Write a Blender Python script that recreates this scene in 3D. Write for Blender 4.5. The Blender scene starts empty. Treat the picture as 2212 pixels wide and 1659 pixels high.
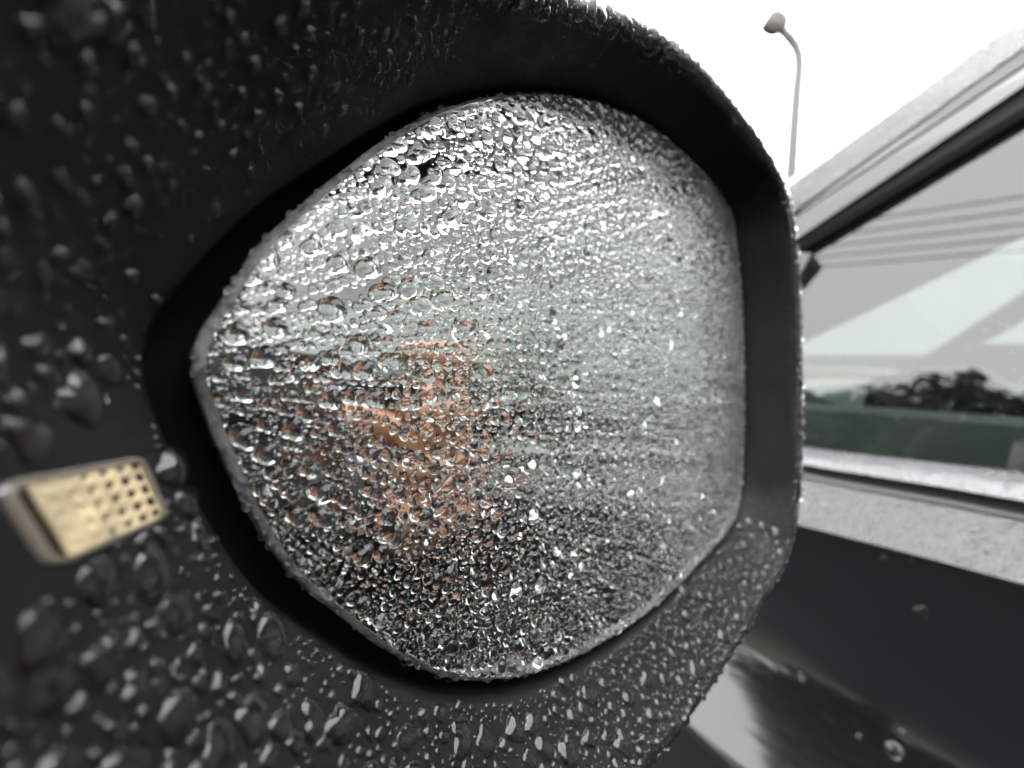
import bpy, bmesh, math, random
import numpy as np
from mathutils import Vector, Matrix, Euler
from mathutils.bvhtree import BVHTree

R = math.radians
rng = np.random.default_rng(11)
random.seed(5)
scene = bpy.context.scene
COL = scene.collection

# ------------------------------------------------------------------ camera
CAM_H = 1.08
YAW, PITCH = R(24.0), R(-4.0)
cam_d = bpy.data.cameras.new('camera')
cam = bpy.data.objects.new('camera', cam_d)
COL.objects.link(cam)
cam.location = (0, 0, CAM_H)
cam.rotation_euler = (R(90) + PITCH, 0, -YAW)
cam_d.sensor_width = 36.0
cam_d.lens = 15.0
cam_d.clip_start = 0.0015
cam_d.clip_end = 2000
cam_d.dof.use_dof = True
cam_d.dof.focus_distance = 0.065
cam_d.dof.aperture_fstop = 12.0
scene.camera = cam

# ------------------------------------------------------------------ overcast sky
world = bpy.data.worlds.new('World')
scene.world = world
world.use_nodes = True
wn, wl = world.node_tree.nodes, world.node_tree.links
wn.clear()
SUN_EL, SUN_ROT = R(86), R(200)
sky = wn.new('ShaderNodeTexSky')
sky.sky_type = 'NISHITA'
sky.sun_disc = False
sky.sun_elevation = SUN_EL
sky.sun_rotation = SUN_ROT
sky.air_density = 1.5
sky.dust_density = 6.0
hs = wn.new('ShaderNodeHueSaturation')
hs.inputs['Saturation'].default_value = 0.06
cloud = wn.new('ShaderNodeMixRGB')          # closed cloud deck over most of the clear sky
cloud.inputs['Fac'].default_value = 0.8
cloud.inputs['Color2'].default_value = (9.3, 9.15, 9.3, 1)
bg = wn.new('ShaderNodeBackground')
bg.inputs['Strength'].default_value = 0.1
wo = wn.new('ShaderNodeOutputWorld')
wl.new(sky.outputs[0], hs.inputs['Color'])
wl.new(hs.outputs[0], cloud.inputs['Color1'])
wl.new(cloud.outputs[0], bg.inputs['Color'])
wl.new(bg.outputs[0], wo.inputs['Surface'])

sun_d = bpy.data.lights.new('sun', 'SUN')
sun_d.energy = 0.5
sun_d.angle = R(180)       # light from the whole cloud deck
sun_d.color = (1, 0.98, 0.95)
sun = bpy.data.objects.new('sun', sun_d)
COL.objects.link(sun)
sd = Vector((math.sin(SUN_ROT) * math.cos(SUN_EL), math.cos(SUN_ROT) * math.cos(SUN_EL), math.sin(SUN_EL)))
sun.rotation_euler = (-sd).to_track_quat('-Z', 'Y').to_euler()
sun.location = sd * 30

scene.view_settings.view_transform = 'Standard'
scene.view_settings.look = 'None'
scene.view_settings.exposure = 3.3
scene.view_settings.gamma = 1.0
scene.view_settings.use_curve_mapping = False
cy = scene.cycles
cy.max_bounces = 18
cy.transmission_bounces = 16
cy.glossy_bounces = 10
cy.diffuse_bounces = 3
cy.transparent_max_bounces = 12
cy.sample_clamp_indirect = 12
cy.blur_glossy = 0.0
cy.use_denoising = True

# ------------------------------------------------------------------ frames: camera rays and mirror plane
cr = Vector((math.cos(YAW), -math.sin(YAW), 0))
cf = Vector((math.sin(YAW) * math.cos(PITCH), math.cos(YAW) * math.cos(PITCH), math.sin(PITCH)))
cu = cr.cross(cf)
CO = Vector((0, 0, CAM_H))
F = 921.7                       # focal length in the 2212 px wide measuring frame
def ray(px, py):
    return cf + cr * ((px - 1106) / F) + cu * ((829.5 - py) / F)
def hitX(px, py, X):            # point where the line of sight meets the upright plane at X
    d = ray(px, py)
    return CO + d * (X / d.x)
def proj(p):
    q = p - CO
    z = q.dot(cf)
    if z < 1e-4:
        return (-9999, -9999, z)
    return (1106 + F * q.dot(cr) / z, 829.5 - F * q.dot(cu) / z, z)
S2 = math.sqrt(0.5)
mt = (cr + cf) * S2             # along the mirror glass, away from the camera
mn = (cr - cf) * S2             # out of the mirror glass
MO = CO + cr * (-0.0315) + cf * 0.043
def G(s, v, w):                 # mirror frame in millimetres -> world
    return MO + mt * (s * .001) + cu * (v * .001) + mn * (w * .001)
def on_glass(px, py, w=0.0):    # pixel ray -> (s, v) on the plane at height w
    d = ray(px, py)
    t = (w * .001 - (CO - MO).dot(mn)) / d.dot(mn)
    q = CO + d * t - MO
    return q.dot(mt) * 1000, q.dot(cu) * 1000

# ------------------------------------------------------------------ helpers
def tag(o, label=None, cat=None, group=None, kind=None):
    if label: o['label'] = label
    if cat: o['category'] = cat
    if group: o['group'] = group
    if kind: o['kind'] = kind
    return o
def empty(name, loc=(0, 0, 0), parent=None):
    o = bpy.data.objects.new(name, None)
    COL.objects.link(o)
    o.location = loc
    o.empty_display_size = .05
    if parent: o.parent = parent
    return o
def link_mesh(name, me, mat=None, parent=None, smooth=False):
    o = bpy.data.objects.new(name, me)
    COL.objects.link(o)
    if mat is not None and len(me.materials) == 0:
        me.materials.append(mat)
    if smooth:
        me.polygons.foreach_set('use_smooth', [True] * len(me.polygons))
    if parent:
        o.parent = parent
        o.matrix_parent_inverse = Matrix.Translation(-Vector(parent.location)) if parent.parent is None else Matrix.Translation(-Vector(parent.location) - Vector(parent.parent.location))
    return o
def mesh(name, verts, faces, mat=None, parent=None, smooth=False):
    me = bpy.data.meshes.new(name)
    me.from_pydata([tuple(v) for v in verts], [], faces)
    me.update()
    return link_mesh(name, me, mat, parent, smooth)
def grid(name, rows, mat, parent=None, smooth=True, closed=False, flip=False, thick=0):
    n = len(rows[0])
    vs = [p for r in rows for p in r]
    fs = []
    for i in range(len(rows) - 1):
        for j in range(n if closed else n - 1):
            k = (j + 1) % n
            q = (i * n + j, i * n + k, (i + 1) * n + k, (i + 1) * n + j)
            fs.append(q[::-1] if flip else q)
    o = mesh(name, vs, fs, mat, parent, smooth)
    if thick:
        m = o.modifiers.new('thick', 'SOLIDIFY')
        m.thickness = thick
        m.offset = -1
    return o
def box_bm(bm, c, d, rot=None):
    r = bmesh.ops.create_cube(bm, size=1)
    M = Matrix.Translation(c) @ (rot.to_4x4() if rot is not None else Matrix()) @ Matrix.Diagonal((*d, 1))
    bmesh.ops.transform(bm, matrix=M, verts=r['verts'])
def tube_rows(pts, rads, seg=10):
    rows = []
    up = Vector((0.13, 0.31, 0.94))
    for i, p in enumerate(pts):
        a = pts[max(i - 1, 0)]; b = pts[min(i + 1, len(pts) - 1)]
        t = (Vector(b) - Vector(a)).normalized()
        x = t.cross(up)
        if x.length < .05: x = t.cross(Vector((1, 0, 0)))
        x.normalize(); y = t.cross(x)
        rows.append([Vector(p) + (x * math.cos(q) + y * math.sin(q)) * rads[i] for q in [2 * math.pi * k / seg for k in range(seg)]])
    return rows
def tube(name, pts, rads, mat, parent=None, seg=10):
    rows = tube_rows(pts, rads, seg)
    vs = [p for r in rows for p in r]
    n = seg
    fs = [(i * n + j, i * n + (j + 1) % n, (i + 1) * n + (j + 1) % n, (i + 1) * n + j) for i in range(len(rows) - 1) for j in range(n)]
    fs.append(tuple(range(n))[::-1]); fs.append(tuple((len(rows) - 1) * n + j for j in range(n)))
    return mesh(name, vs, fs, mat, parent, True)

# ------------------------------------------------------------------ materials
def mat(name, col, rough=.5, metal=0., spec=.5, bump=0, bscale=100, bdist=.001, var=0, vscale=10, coat=0, trans=0, ior=1.5, detail=4, rvar=0):
    m = bpy.data.materials.new(name)
    m.use_nodes = True
    nt = m.node_tree
    b = nt.nodes['Principled BSDF']
    b.inputs['Base Color'].default_value = (*col, 1)
    b.inputs['Roughness'].default_value = rough
    b.inputs['Metallic'].default_value = metal
    b.inputs['Specular IOR Level'].default_value = spec
    b.inputs['Coat Weight'].default_value = coat
    b.inputs['Coat Roughness'].default_value = .03
    b.inputs['Transmission Weight'].default_value = trans
    b.inputs['IOR'].default_value = ior
    tc = nt.nodes.new('ShaderNodeTexCoord')
    if bump:
        n = nt.nodes.new('ShaderNodeTexNoise'); n.inputs['Scale'].default_value = bscale; n.inputs['Detail'].default_value = detail
        bp = nt.nodes.new('ShaderNodeBump'); bp.inputs['Strength'].default_value = bump; bp.inputs['Distance'].default_value = bdist
        nt.links.new(tc.outputs['Object'], n.inputs['Vector'])
        nt.links.new(n.outputs['Fac'], bp.inputs['Height']); nt.links.new(bp.outputs[0], b.inputs['Normal'])
    if var or rvar:
        n = nt.nodes.new('ShaderNodeTexNoise'); n.inputs['Scale'].default_value = vscale; n.inputs['Detail'].default_value = 6
        nt.links.new(tc.outputs['Object'], n.inputs['Vector'])
        if var:
            rp = nt.nodes.new('ShaderNodeValToRGB')
            rp.color_ramp.elements[0].position = .3; rp.color_ramp.elements[1].position = .7
            rp.color_ramp.elements[0].color = (*[c * (1 - var) for c in col], 1)
            rp.color_ramp.elements[1].color = (*[min(1, c * (1 + var)) for c in col], 1)
            nt.links.new(n.outputs['Fac'], rp.inputs['Fac']); nt.links.new(rp.outputs[0], b.inputs['Base Color'])
        if rvar:
            mr = nt.nodes.new('ShaderNodeMapRange')
            mr.inputs['From Min'].default_value = .3; mr.inputs['From Max'].default_value = .7
            mr.inputs['To Min'].default_value = max(.02, rough - rvar); mr.inputs['To Max'].default_value = rough + rvar
            nt.links.new(n.outputs['Fac'], mr.inputs['Value']); nt.links.new(mr.outputs[0], b.inputs['Roughness'])
    return m
def clear_mat(name, tint, ior=1.5, rough=0.0, strength=1.0):
    """thin pane: tinted pass-through plus Fresnel mirror reflection"""
    m = bpy.data.materials.new(name); m.use_nodes = True
    nt = m.node_tree; nt.nodes.clear()
    o = nt.nodes.new('ShaderNodeOutputMaterial'); mx = nt.nodes.new('ShaderNodeMixShader')
    t = nt.nodes.new('ShaderNodeBsdfTransparent'); t.inputs[0].default_value = (*tint, 1)
    g = nt.nodes.new('ShaderNodeBsdfGlossy'); g.inputs['Roughness'].default_value = rough; g.inputs['Color'].default_value = (strength,) * 3 + (1,)
    lw = nt.nodes.new('ShaderNodeLayerWeight'); lw.inputs['Blend'].default_value = .5     # same from both sides
    pw = nt.nodes.new('ShaderNodeMath'); pw.operation = 'POWER'; pw.inputs[1].default_value = 5
    fr = nt.nodes.new('ShaderNodeMath'); fr.operation = 'MULTIPLY_ADD'
    f0 = 2 * ((ior - 1) / (ior + 1)) ** 2
    fr.inputs[1].default_value = 1 - f0; fr.inputs[2].default_value = f0
    nt.links.new(lw.outputs['Facing'], pw.inputs[0]); nt.links.new(pw.outputs[0], fr.inputs[0])
    nt.links.new(fr.outputs[0], mx.inputs[0]); nt.links.new(t.outputs[0], mx.inputs[1]); nt.links.new(g.outputs[0], mx.inputs[2])
    nt.links.new(mx.outputs[0], o.inputs[0])
    return m
def water_mat(name='rain_water', ior=1.35):
    m = bpy.data.materials.new(name); m.use_nodes = True
    nt = m.node_tree; nt.nodes.clear()
    o = nt.nodes.new('ShaderNodeOutputMaterial'); g = nt.nodes.new('ShaderNodeBsdfGlass')
    g.inputs['IOR'].default_value = ior; g.inputs['Roughness'].default_value = 0; g.inputs['Color'].default_value = (.99, 1, 1, 1)
    nt.links.new(g.outputs[0], o.inputs[0])
    return m
M = {}
M['plastic'] = mat('black_textured_plastic', (.0078, .0074, .0077), .5, spec=.12, bump=.35, bscale=2600, bdist=.00012, rvar=.1, vscale=160, var=.12)
M['gap'] = mat('shadow_gap_plastic', (.006, .006, .006), .7, spec=.2)
M['silver'] = mat('mirror_silver', (.54, .54, .53), .0, 1.0, rvar=0)
M['glass_front'] = clear_mat('mirror_front_glass', (.97, .985, .98), 1.3)
M['glass_edge'] = mat('ground_glass_edge', (.26, .26, .255), .3, spec=.6, bump=.8, bscale=900, bdist=.0004, var=.35, vscale=300, rvar=.2)
M['water'] = water_mat()
M['water_bezel'] = water_mat('rain_water_on_plastic', 1.43)
M['amber'] = mat('amber_reflector', (.42, .375, .29), .3, 0, spec=.6, var=.3, vscale=330)
M['lens_cover'] = clear_mat('lamp_cover', (.97, .93, .82), 1.4)
M['lens_rim'] = mat('lens_rim', (.10, .092, .078), .2, spec=.6, coat=.5)
M['paint'] = mat('black_gloss_paint', (.005, .005, .0058), .06, 0, spec=.52, rvar=.02, vscale=30)
M['trim'] = mat('black_gloss_trim', (.012, .012, .012), .3, spec=.5)
M['belt'] = mat('wet_grey_weatherstrip', (.03, .03, .032), .25, .0, spec=.7, rvar=.1, vscale=60)
M['seal'] = mat('black_rubber_seal', (.012, .012, .012), .6, spec=.3)
M['pane'] = clear_mat('green_tinted_window', (.225, .245, .236), 1.36)
M['screen'] = clear_mat('windscreen_glass', (.18, .215, .202), 1.25)
M['interior'] = mat('grey_interior_trim', (.13, .13, .132), .8, spec=.2, bump=.2, bscale=900, bdist=.0005)
M['cabin'] = mat('dark_interior_trim', (.22, .26, .24), .7, spec=.3, bump=.2, bscale=400, bdist=.0005)
M['dash'] = mat('black_grained_dashboard', (.012, .014, .014), .45, spec=.4, bump=1, bscale=170, bdist=.004, detail=3)
M['asphalt'] = mat('wet_asphalt', (.020, .020, .021), .6, spec=.1, bump=.4, bscale=90, bdist=.004, var=.3, vscale=3, rvar=.2)
M['kerb'] = mat('kerb_concrete', (.3, .29, .28), .8, var=.2, vscale=8, bump=.3, bscale=60)
M['soil'] = mat('grass_soil', (.045, .055, .022), .9, var=.4, vscale=12)
M['grass'] = mat('grass_blade', (.06, .10, .025), .5, var=.4, vscale=5)
M['bark'] = mat('bark', (.09, .07, .05), .9, bump=.6, bscale=20, bdist=.02, var=.3, vscale=6)
M['leaf'] = mat('leaf_green', (.045, .05, .022), .6, var=.4, vscale=2)
M['pole'] = mat('galvanised_steel', (.022, .022, .024), .5, 0, var=.15, vscale=6)
M['lamp'] = mat('lamp_head_olive', (.010, .0088, .005), .6)
M['wire'] = mat('cable_black', (.02, .02, .02), .6)
M['wood'] = mat('creosote_pole', (.1, .075, .05), .85, var=.3, vscale=5)
M['skin'] = mat('skin', (.27, .132, .074), .5, var=.08, vscale=40)
M['jacket'] = mat('dark_jacket', (.018, .018, .022), .8, bump=.4, bscale=40, bdist=.004)
M['trousers'] = mat('dark_trousers', (.025, .028, .04), .85, bump=.3, bscale=60, bdist=.003)
M['shoe'] = mat('black_shoe', (.012, .012, .012), .5)
M['hair'] = mat('dark_hair', (.02, .014, .01), .6, bump=.6, bscale=120, bdist=.004)
M['phone'] = mat('phone_body', (.012, .012, .014), .15, spec=.5, coat=.4)
M['phone_ring'] = mat('phone_lens_ring', (.3, .3, .31), .2, 1.)
M['tyre'] = mat('tyre_rubber', (.015, .015, .015), .75)
M['rim'] = mat('alloy_rim', (.45, .45, .46), .25, 1.)
M['dark'] = mat('underbody_black', (.01, .01, .01), .9)

# ------------------------------------------------------------------ ground
def flat(name, x0, x1, y0, y1, z, m, kind='structure'):
    o = mesh(name, [(x0, y0, z), (x1, y0, z), (x1, y1, z), (x0, y1, z)], [(0, 1, 2, 3)], m)
    return tag(o, kind=kind)
flat('ground', -600, 600, -600, 600, -.03, M['soil'])
flat('road', -6.2, 7, -40, 60, 0, M['asphalt'])

# ------------------------------------------------------------------ side mirror outline
# px, py, gap offset, crest offset, crest height (mm)
OUT = [
 (420,780,4.0,20,26),(435,725,4.0,20,26),(480,650,3.6,20,26),(550,545,3.0,19,25),(625,465,2.6,18,25),(737,369,2.0,14,22),
 (837,295,1.6,10,18.5),(937,237,1.3,7,15.5),(1037,207,1.1,5,14),(1137,196,1,4.2,13),(1237,202,1,4,13),(1337,232,1,4,13),
 (1412,270,1,4,13),(1474,322,1,4,13.2),(1524,370,1,4,13.5),(1564,420,1,4,14),(1586,470,1,4.2,15),(1596,550,1,4.4,16),
 (1605,650,1,4.4,16),(1609,750,1,4.4,16),(1610,879,1,4.4,16),(1606,1029,1,4.8,16),(1596,1099,.9,7.5,15),(1584,1134,.9,11,13.5),
 (1549,1179,.9,12.5,12),(1504,1229,.9,13,12),(1474,1262,1,13,12),(1387,1339,1.2,13.3,12),(1287,1404,1.6,13.7,12),
 (1187,1451,2.0,14,12),(1087,1475,2.3,15,12),(987,1474,2.5,16,13),(912,1449,2.7,17,14),(837,1411,3,18,15),(737,1336,3.2,19,17),
 (650,1264,3.4,20,19),(590,1189,3.5,20,21),(540,1104,3.6,20,22),(490,999,3.8,20,24),(460,924,4.0,20,25),(425,829,4.0,20,26)]
P = np.array([[*on_glass(a, b), c, d, e] for a, b, c, d, e in OUT])
def resample(P, N):
    m = len(P)
    out = []
    for i in range(m):
        p0, p1, p2, p3 = P[i - 1], P[i], P[(i + 1) % m], P[(i + 2) % m]
        for k in range(16):
            t = k / 16
            out.append(.5 * ((2 * p1) + (-p0 + p2) * t + (2 * p0 - 5 * p1 + 4 * p2 - p3) * t * t + (-p0 + 3 * p1 - 3 * p2 + p3) * t ** 3))
    out = np.array(out)
    for _ in range(10):
        out = .25 * np.roll(out, 1, 0) + .5 * out + .25 * np.roll(out, -1, 0)
    d = np.linalg.norm(np.diff(np.vstack([out, out[:1]]), axis=0)[:, :2], axis=1)
    c = np.concatenate([[0], np.cumsum(d)])
    full = np.vstack([out, out[:1]])
    t = np.linspace(0, c[-1], N, endpoint=False)
    return np.stack([np.interp(t, c, full[:, k]) for k in range(P.shape[1])], 1)
NO = 300
O = resample(P, NO)
tan = np.roll(O[:, :2], -2, 0) - np.roll(O[:, :2], 2, 0)
tan /= np.linalg.norm(tan, axis=1)[:, None]
nrm = np.stack([-tan[:, 1], tan[:, 0]], 1)           # walk is clockwise: outward is to the left
for _ in range(6):
    nrm = .25 * np.roll(nrm, 1, 0) + .5 * nrm + .25 * np.roll(nrm, -1, 0)
nrm /= np.linalg.norm(nrm, axis=1)[:, None]
if ((O[:, :2] - O[:, :2].mean(0)) * nrm).sum() < 0:
    nrm = -nrm
def loop(off, w):
    off = np.broadcast_to(off, (NO,)); w = np.broadcast_to(w, (NO,))
    q = O[:, :2] + nrm * off[:, None]
    return [G(q[i, 0], q[i, 1], w[i]) for i in range(NO)]
oB, oC, wC = O[:, 2], O[:, 3], O[:, 4]

# ------------------------------------------------------------------ car root
car = empty('parked_car', (.9, .3, 0))
tag(car, 'black glossy car wet with rain, its black side mirror filling the picture', 'car')

# bezel rows from the gap outwards
rows = [loop(-6, -9), loop(oB, -9), loop(oB, -2), loop(oB, .2), loop(oB + .25, 1.0)]
NB = 16
bez = []
for k in range(1, NB + 1):
    t = k / NB
    f = .85 * t + .15 * t * t
    bez.append((oB + .25 + (oC - oB - .25) * t, 1.0 + (wC - 1.0) * f))
rows += [loop(a, b) for a, b in bez]
i_face0, i_face1 = 4, len(rows) - 1
for a, dw in ((.5, .9), (1.3, 1.35), (2.2, 1.15), (2.9, .4), (3.3, -.8)):
    rows.append(loop(oC + a, wC + dw))
i_crest1 = len(rows) - 1
rows += [loop(oC + 4.2, wC - 6), loop(oC + 5, -6), loop(oC + 4, -20)]
cen = O[:, :2].mean(0)
def shrink(fac, w):
    q = (O[:, :2] + nrm * (oC + 3)[:, None] - cen) * fac + cen
    return [G(q[i, 0] + (-w) * .12, q[i, 1], w) for i in range(NO)]
rows += [shrink(.93, -36), shrink(.8, -52), shrink(.6, -64), shrink(.35, -70), shrink(.1, -72)]
mirror = grid('side_mirror', rows, M['plastic'], car, True, True)
mirror['label'] = 'black grained plastic mirror housing beaded with rain'
md = mirror.data
BZ = np.array([[list(p) for p in r] for r in rows])       # rows x NO x 3
bz_tree = BVHTree.FromPolygons([v.co[:] for v in md.vertices], [p.vertices[:] for p in md.polygons])

# mounting arm from the shell to the door
arm_pts = [G(118, -38, -50), G(150, -44, -56) , Vector((.20, .265, CAM_H - .075)), Vector((.262, .285, CAM_H - .08)), Vector((.31, .29, CAM_H - .075))]
link_arm = tube('mirror_arm', arm_pts, [.018, .02, .02, .022, .028], M['plastic'], None, 14)
link_arm.parent = mirror

# glass: silvered backing plus clear bevelled front pane
GB = -1.3
o_in = -1.0
def under(parent_obj, o):
    o.parent = parent_obj          # parent already sits at the world origin
    return o
def polyloop(name, loops, cap, m):
    vs = [p for l in loops for p in l]
    fs = []
    for i in range(len(loops) - 1):
        for j in range(NO):
            k = (j + 1) % NO
            fs.append((i * NO + j, i * NO + k, (i + 1) * NO + k, (i + 1) * NO + j))
    if cap:
        fs.append(tuple(range(NO))[::-1])
    o = mesh(name, vs, fs, m)
    bmm = bmesh.new(); bmm.from_mesh(o.data); bmesh.ops.recalc_face_normals(bmm, faces=bmm.faces)
    c = [f for f in bmm.faces if len(f.verts) > 10]
    if c and c[0].normal.dot(mn) < 0:
        bmesh.ops.reverse_faces(bmm, faces=bmm.faces)
    bmm.to_mesh(o.data); bmm.free()
    return under(mirror, o)
back = polyloop('silvered_backing', [loop(o_in + .2, GB), loop(o_in + .2, GB - .8)], True, M['silver'])
front = polyloop('mirror_glass', [loop(o_in + .25, 0.0), loop(o_in + .05, 0.0)], True, M['glass_front'])
front['label'] = 'pear-shaped mirror glass crowded with raindrops'
wob = .25 * np.sin(np.arange(NO) * .9) * rng.uniform(.2, 1, NO)
edge = polyloop('glass_edge', [loop(o_in + .1, -.05), loop(-.5, -.45 + .3 * wob), loop(.0 + .3 * wob, -1.2), loop(.05 + .3 * wob, -3.0), loop(-.6, -3.4)], False, M['glass_edge'])
edge.data.polygons.foreach_set('use_smooth', [True] * len(edge.data.polygons))

# amber lens set into the bezel
def bz_hit(px, py):
    h = bz_tree.ray_cast(CO, ray(px, py).normalized())
    return h[0], h[1]
qc = [bz_hit(*c) for c in ((-6, 1050), (302, 988), (358, 1116), (108, 1226))]
qp = [c[0] for c in qc]
qn = (qp[1] - qp[0]).cross(qp[3] - qp[0]).normalized()
if qn.dot(CO - qp[0]) < 0: qn = -qn
def qb(a, b, h=0):
    p = (qp[0] * (1 - a) + qp[1] * a) * (1 - b) + (qp[3] * (1 - a) + qp[2] * a) * b
    return p + qn * (h * .001)
NU, NV = 84, 72
lr, cov = [], []
for i in range(NV + 1):
    row, crow = [], []
    for j in range(NU + 1):
        a, b = j / NU, i / NV
        ea, eb = min(a, 1 - a), min(b, 1 - b)
        e = min(ea * 1.3, eb) / .07
        edge_h = min(1, e) ** .5
        fa, fb = (a * 7) % 1, (b * 5) % 1
        pit = math.exp(-((fa - .5) ** 2 + (fb - .5) ** 2) / .05)
        h = .1 - (1.25 * pit * (.06 + a * a) if e > 1 else 0)
        if a < .13: h = -1.3
        ca, cb = max(0, .14 - ea) / .14, max(0, .14 - eb) / .14
        out = ca * ca + cb * cb > 1
        row.append(qb(a, b, -.8 if out else h))
        crow.append(qb(a, b, -.6 if out else 0.75 * edge_h - .15))
    lr.append(row); cov.append(crow)
lens = under(mirror, grid('indicator_lens', cov, M['lens_cover'], None, True))
lens['label'] = 'cream amber faceted lamp lens'
under(lens, grid('reflector', lr, M['amber'], None, False))
rimrow = []
for (o1, h) in ((-.04, -.4), (-.03, .2), (0.0, .35), (.035, .3)):
    rr = []
    for k in range(120):
        t = k / 120 * 4
        s, f = int(t), t - int(t)
        a, b = [(f, 0), (1, f), (1 - f, 1), (0, 1 - f)][s]
        x, y = 2 * a - 1, 2 * b - 1                 # rounded corners
        ax, ay = abs(x), abs(y)
        if ax > .72 and ay > .72:
            l = math.hypot(ax - .72, ay - .72) / .28
            if l > 1: x, y = math.copysign(.72 + (ax - .72) / l, x), math.copysign(.72 + (ay - .72) / l, y)
        a, b = .5 + .5 * x, .5 + .5 * y
        a = o1 + a * (1 - 2 * o1); b = o1 + b * (1 - 2 * o1)
        rr.append(qb(a, b, h))
    rimrow.append(rr)
under(lens, grid('lens_rim', rimrow, M['lens_rim'], None, True, True))

# ------------------------------------------------------------------ car body side
def line(p0, p1, X0, X1=None):
    a = hitX(*p0, X0); b = hitX(*p1, X1 if X1 is not None else X0)
    return a, b
YS = [1.75, 1.2, .8, .55, .42, .34, .28, .22, .16, .10, .06, 0, -.1, -.3, -.6, -.9, -1.3, -1.9, -2.4]
def along(L, y):
    a, b = L                       # a is further forward
    t = (a.y - y) / (a.y - b.y)
    if t < 0: t = t * .35
    if t > 1: t = 1 + (t - 1) * .12
    p = a + (b - a) * t
    return Vector((p.x, y, p.z))
K = [
 line((1729, 966), (2212, 1020), .300),
 line((1729, 970), (2212, 1028), .294),
 line((1729, 1003), (2212, 1080), .284),
 line((1729, 1006), (2212, 1084), .287),
 line((1729, 1031), (2212, 1118), .288),
 line((1729, 1036), (2212, 1126), .283),
 line((1729, 1070), (2212, 1170), .276),
 line((1729, 1112), (2212, 1228), .266),
 line((1729, 1131), (2212, 1254), .262),
 line((1729, 1135), (2212, 1259), .2612),
]
def strip(name, lines, m, parent, ys=YS, smooth=True):
    return grid(name, [[along(l, y) for y in ys] for l in lines], m, parent, smooth, flip=True)
door = strip('door', K[5:10], M['paint'], car)
YD = YS
# door side: near-vertical upper panel, soft crease, hollow lower panel that opens to the sky, rocker
K7 = line((1729, 1300), (2212, 1594), .2655, .2635)
K7b = line((1729, 1306), (2212, 1606), .2435, .2405)
K9 = line((1520, 1625), (2212, 2236), .222, .222)
side_rows = []
for y in YS:
    a = along(K[9], y); b = along(K7, y); c = along(K9, y)
    col = [a, a.lerp(b, .05) + Vector((.0012, 0, 0)), a.lerp(b, .5) + Vector((.0012, 0, 0)), b + Vector((.0002, 0, .003)), b + Vector((.0006, 0, -.0005))]
    for k in range(1, 13):
        t = k / 12
        # hollow: x eased so the slope grows with depth
        x = b.x + (c.x - b.x) * (t ** 2.1)
        z = b.z + (c.z - b.z) * t
        col.append(Vector((x, y, z)))
    col += [c + Vector((.002, 0, -.006)), Vector((.237, y, c.z - .06)), Vector((.250, y, .55)), Vector((.26, y, .36)), Vector((.27, y, .26)), Vector((.40, y, .22))]
    side_rows.append(col)
side = grid('door_side', [[r[k] for r in side_rows] for k in range(len(side_rows[0]))], M['paint'], None, True, flip=True)
under(door, side)
KI = (K[0][0] + Vector((.022, 0, -.004)), K[0][1] + Vector((.022, 0, -.004)))
under(door, strip('belt_molding', [KI] + K[0:3], M['belt'], None))
under(door, strip('belt_groove', K[2:6], M['trim'], None))

# window pane between belt line and pillar seal
SEAL_IN = line((1712, 553), (2212, 252), .350, .390)      # lower edge of the black seal
def seal_pt(y, L=SEAL_IN): return along(L, y)
def lin(L, y):
    a, b = L
    t = (a.y - y) / (a.y - b.y)
    return Vector((a.x + (b.x - a.x) * t, y, a.z + (b.z - a.z) * t))
def roofline(L, y):
    """pillar line that bends over into the roof rail behind the front part"""
    a, b = L
    yb = b.y - .22
    if y > yb: return lin(L, y)
    e = lin(L, yb)
    sl = (b.z - a.z) / (b.y - a.y)
    d = yb - y
    return Vector((e.x + .03 * (1 - math.exp(-d / .3)), y, e.z - sl * .25 * (1 - math.exp(-d / .25))))
YP = [.30, .26, .22, .18, .14, .10, .06, 0, -.06, -.12, -.2, -.3, -.45, -.6, -.8, -1.0, -1.4, -1.9, -2.3]
YW = list(np.linspace(.30, -.12, 64)) + [-.2, -.3, -.45, -.6, -.8, -1.0, -1.4, -1.9, -2.3]
# glass: flat above, steeper towards the belt line
q0, q1 = SEAL_IN[0], SEAL_IN[1]
q2 = lin(K[0], q1.y)
PX = np.linalg.solve(np.array([[1, q.y, q.z] for q in (q0, q1, q2)]), np.array([q0.x, q1.x, q2.x]))
pane_rows = []
for k in range(25):
    t = k / 24
    r = []
    for y in YW:
        a = (lin(K[0], y) if y > K[0][0].y else along(K[0], y)); b = roofline(SEAL_IN, y)
        z0, z1 = a.z - .012, max(a.z - .012, b.z + .004)
        z = z0 + (z1 - z0) * t
        yy = max(y, -.12)
        x = PX[0] + PX[1] * yy + PX[2] * z + .003
        hh = .09 - (z - a.z)
        if hh > 0: x += 1.1 * hh * hh
        r.append(Vector((x, y, z)))
    pane_rows.append(r)
under(door, grid('window_pane', pane_rows, M['pane'], None, True, flip=True))
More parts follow.
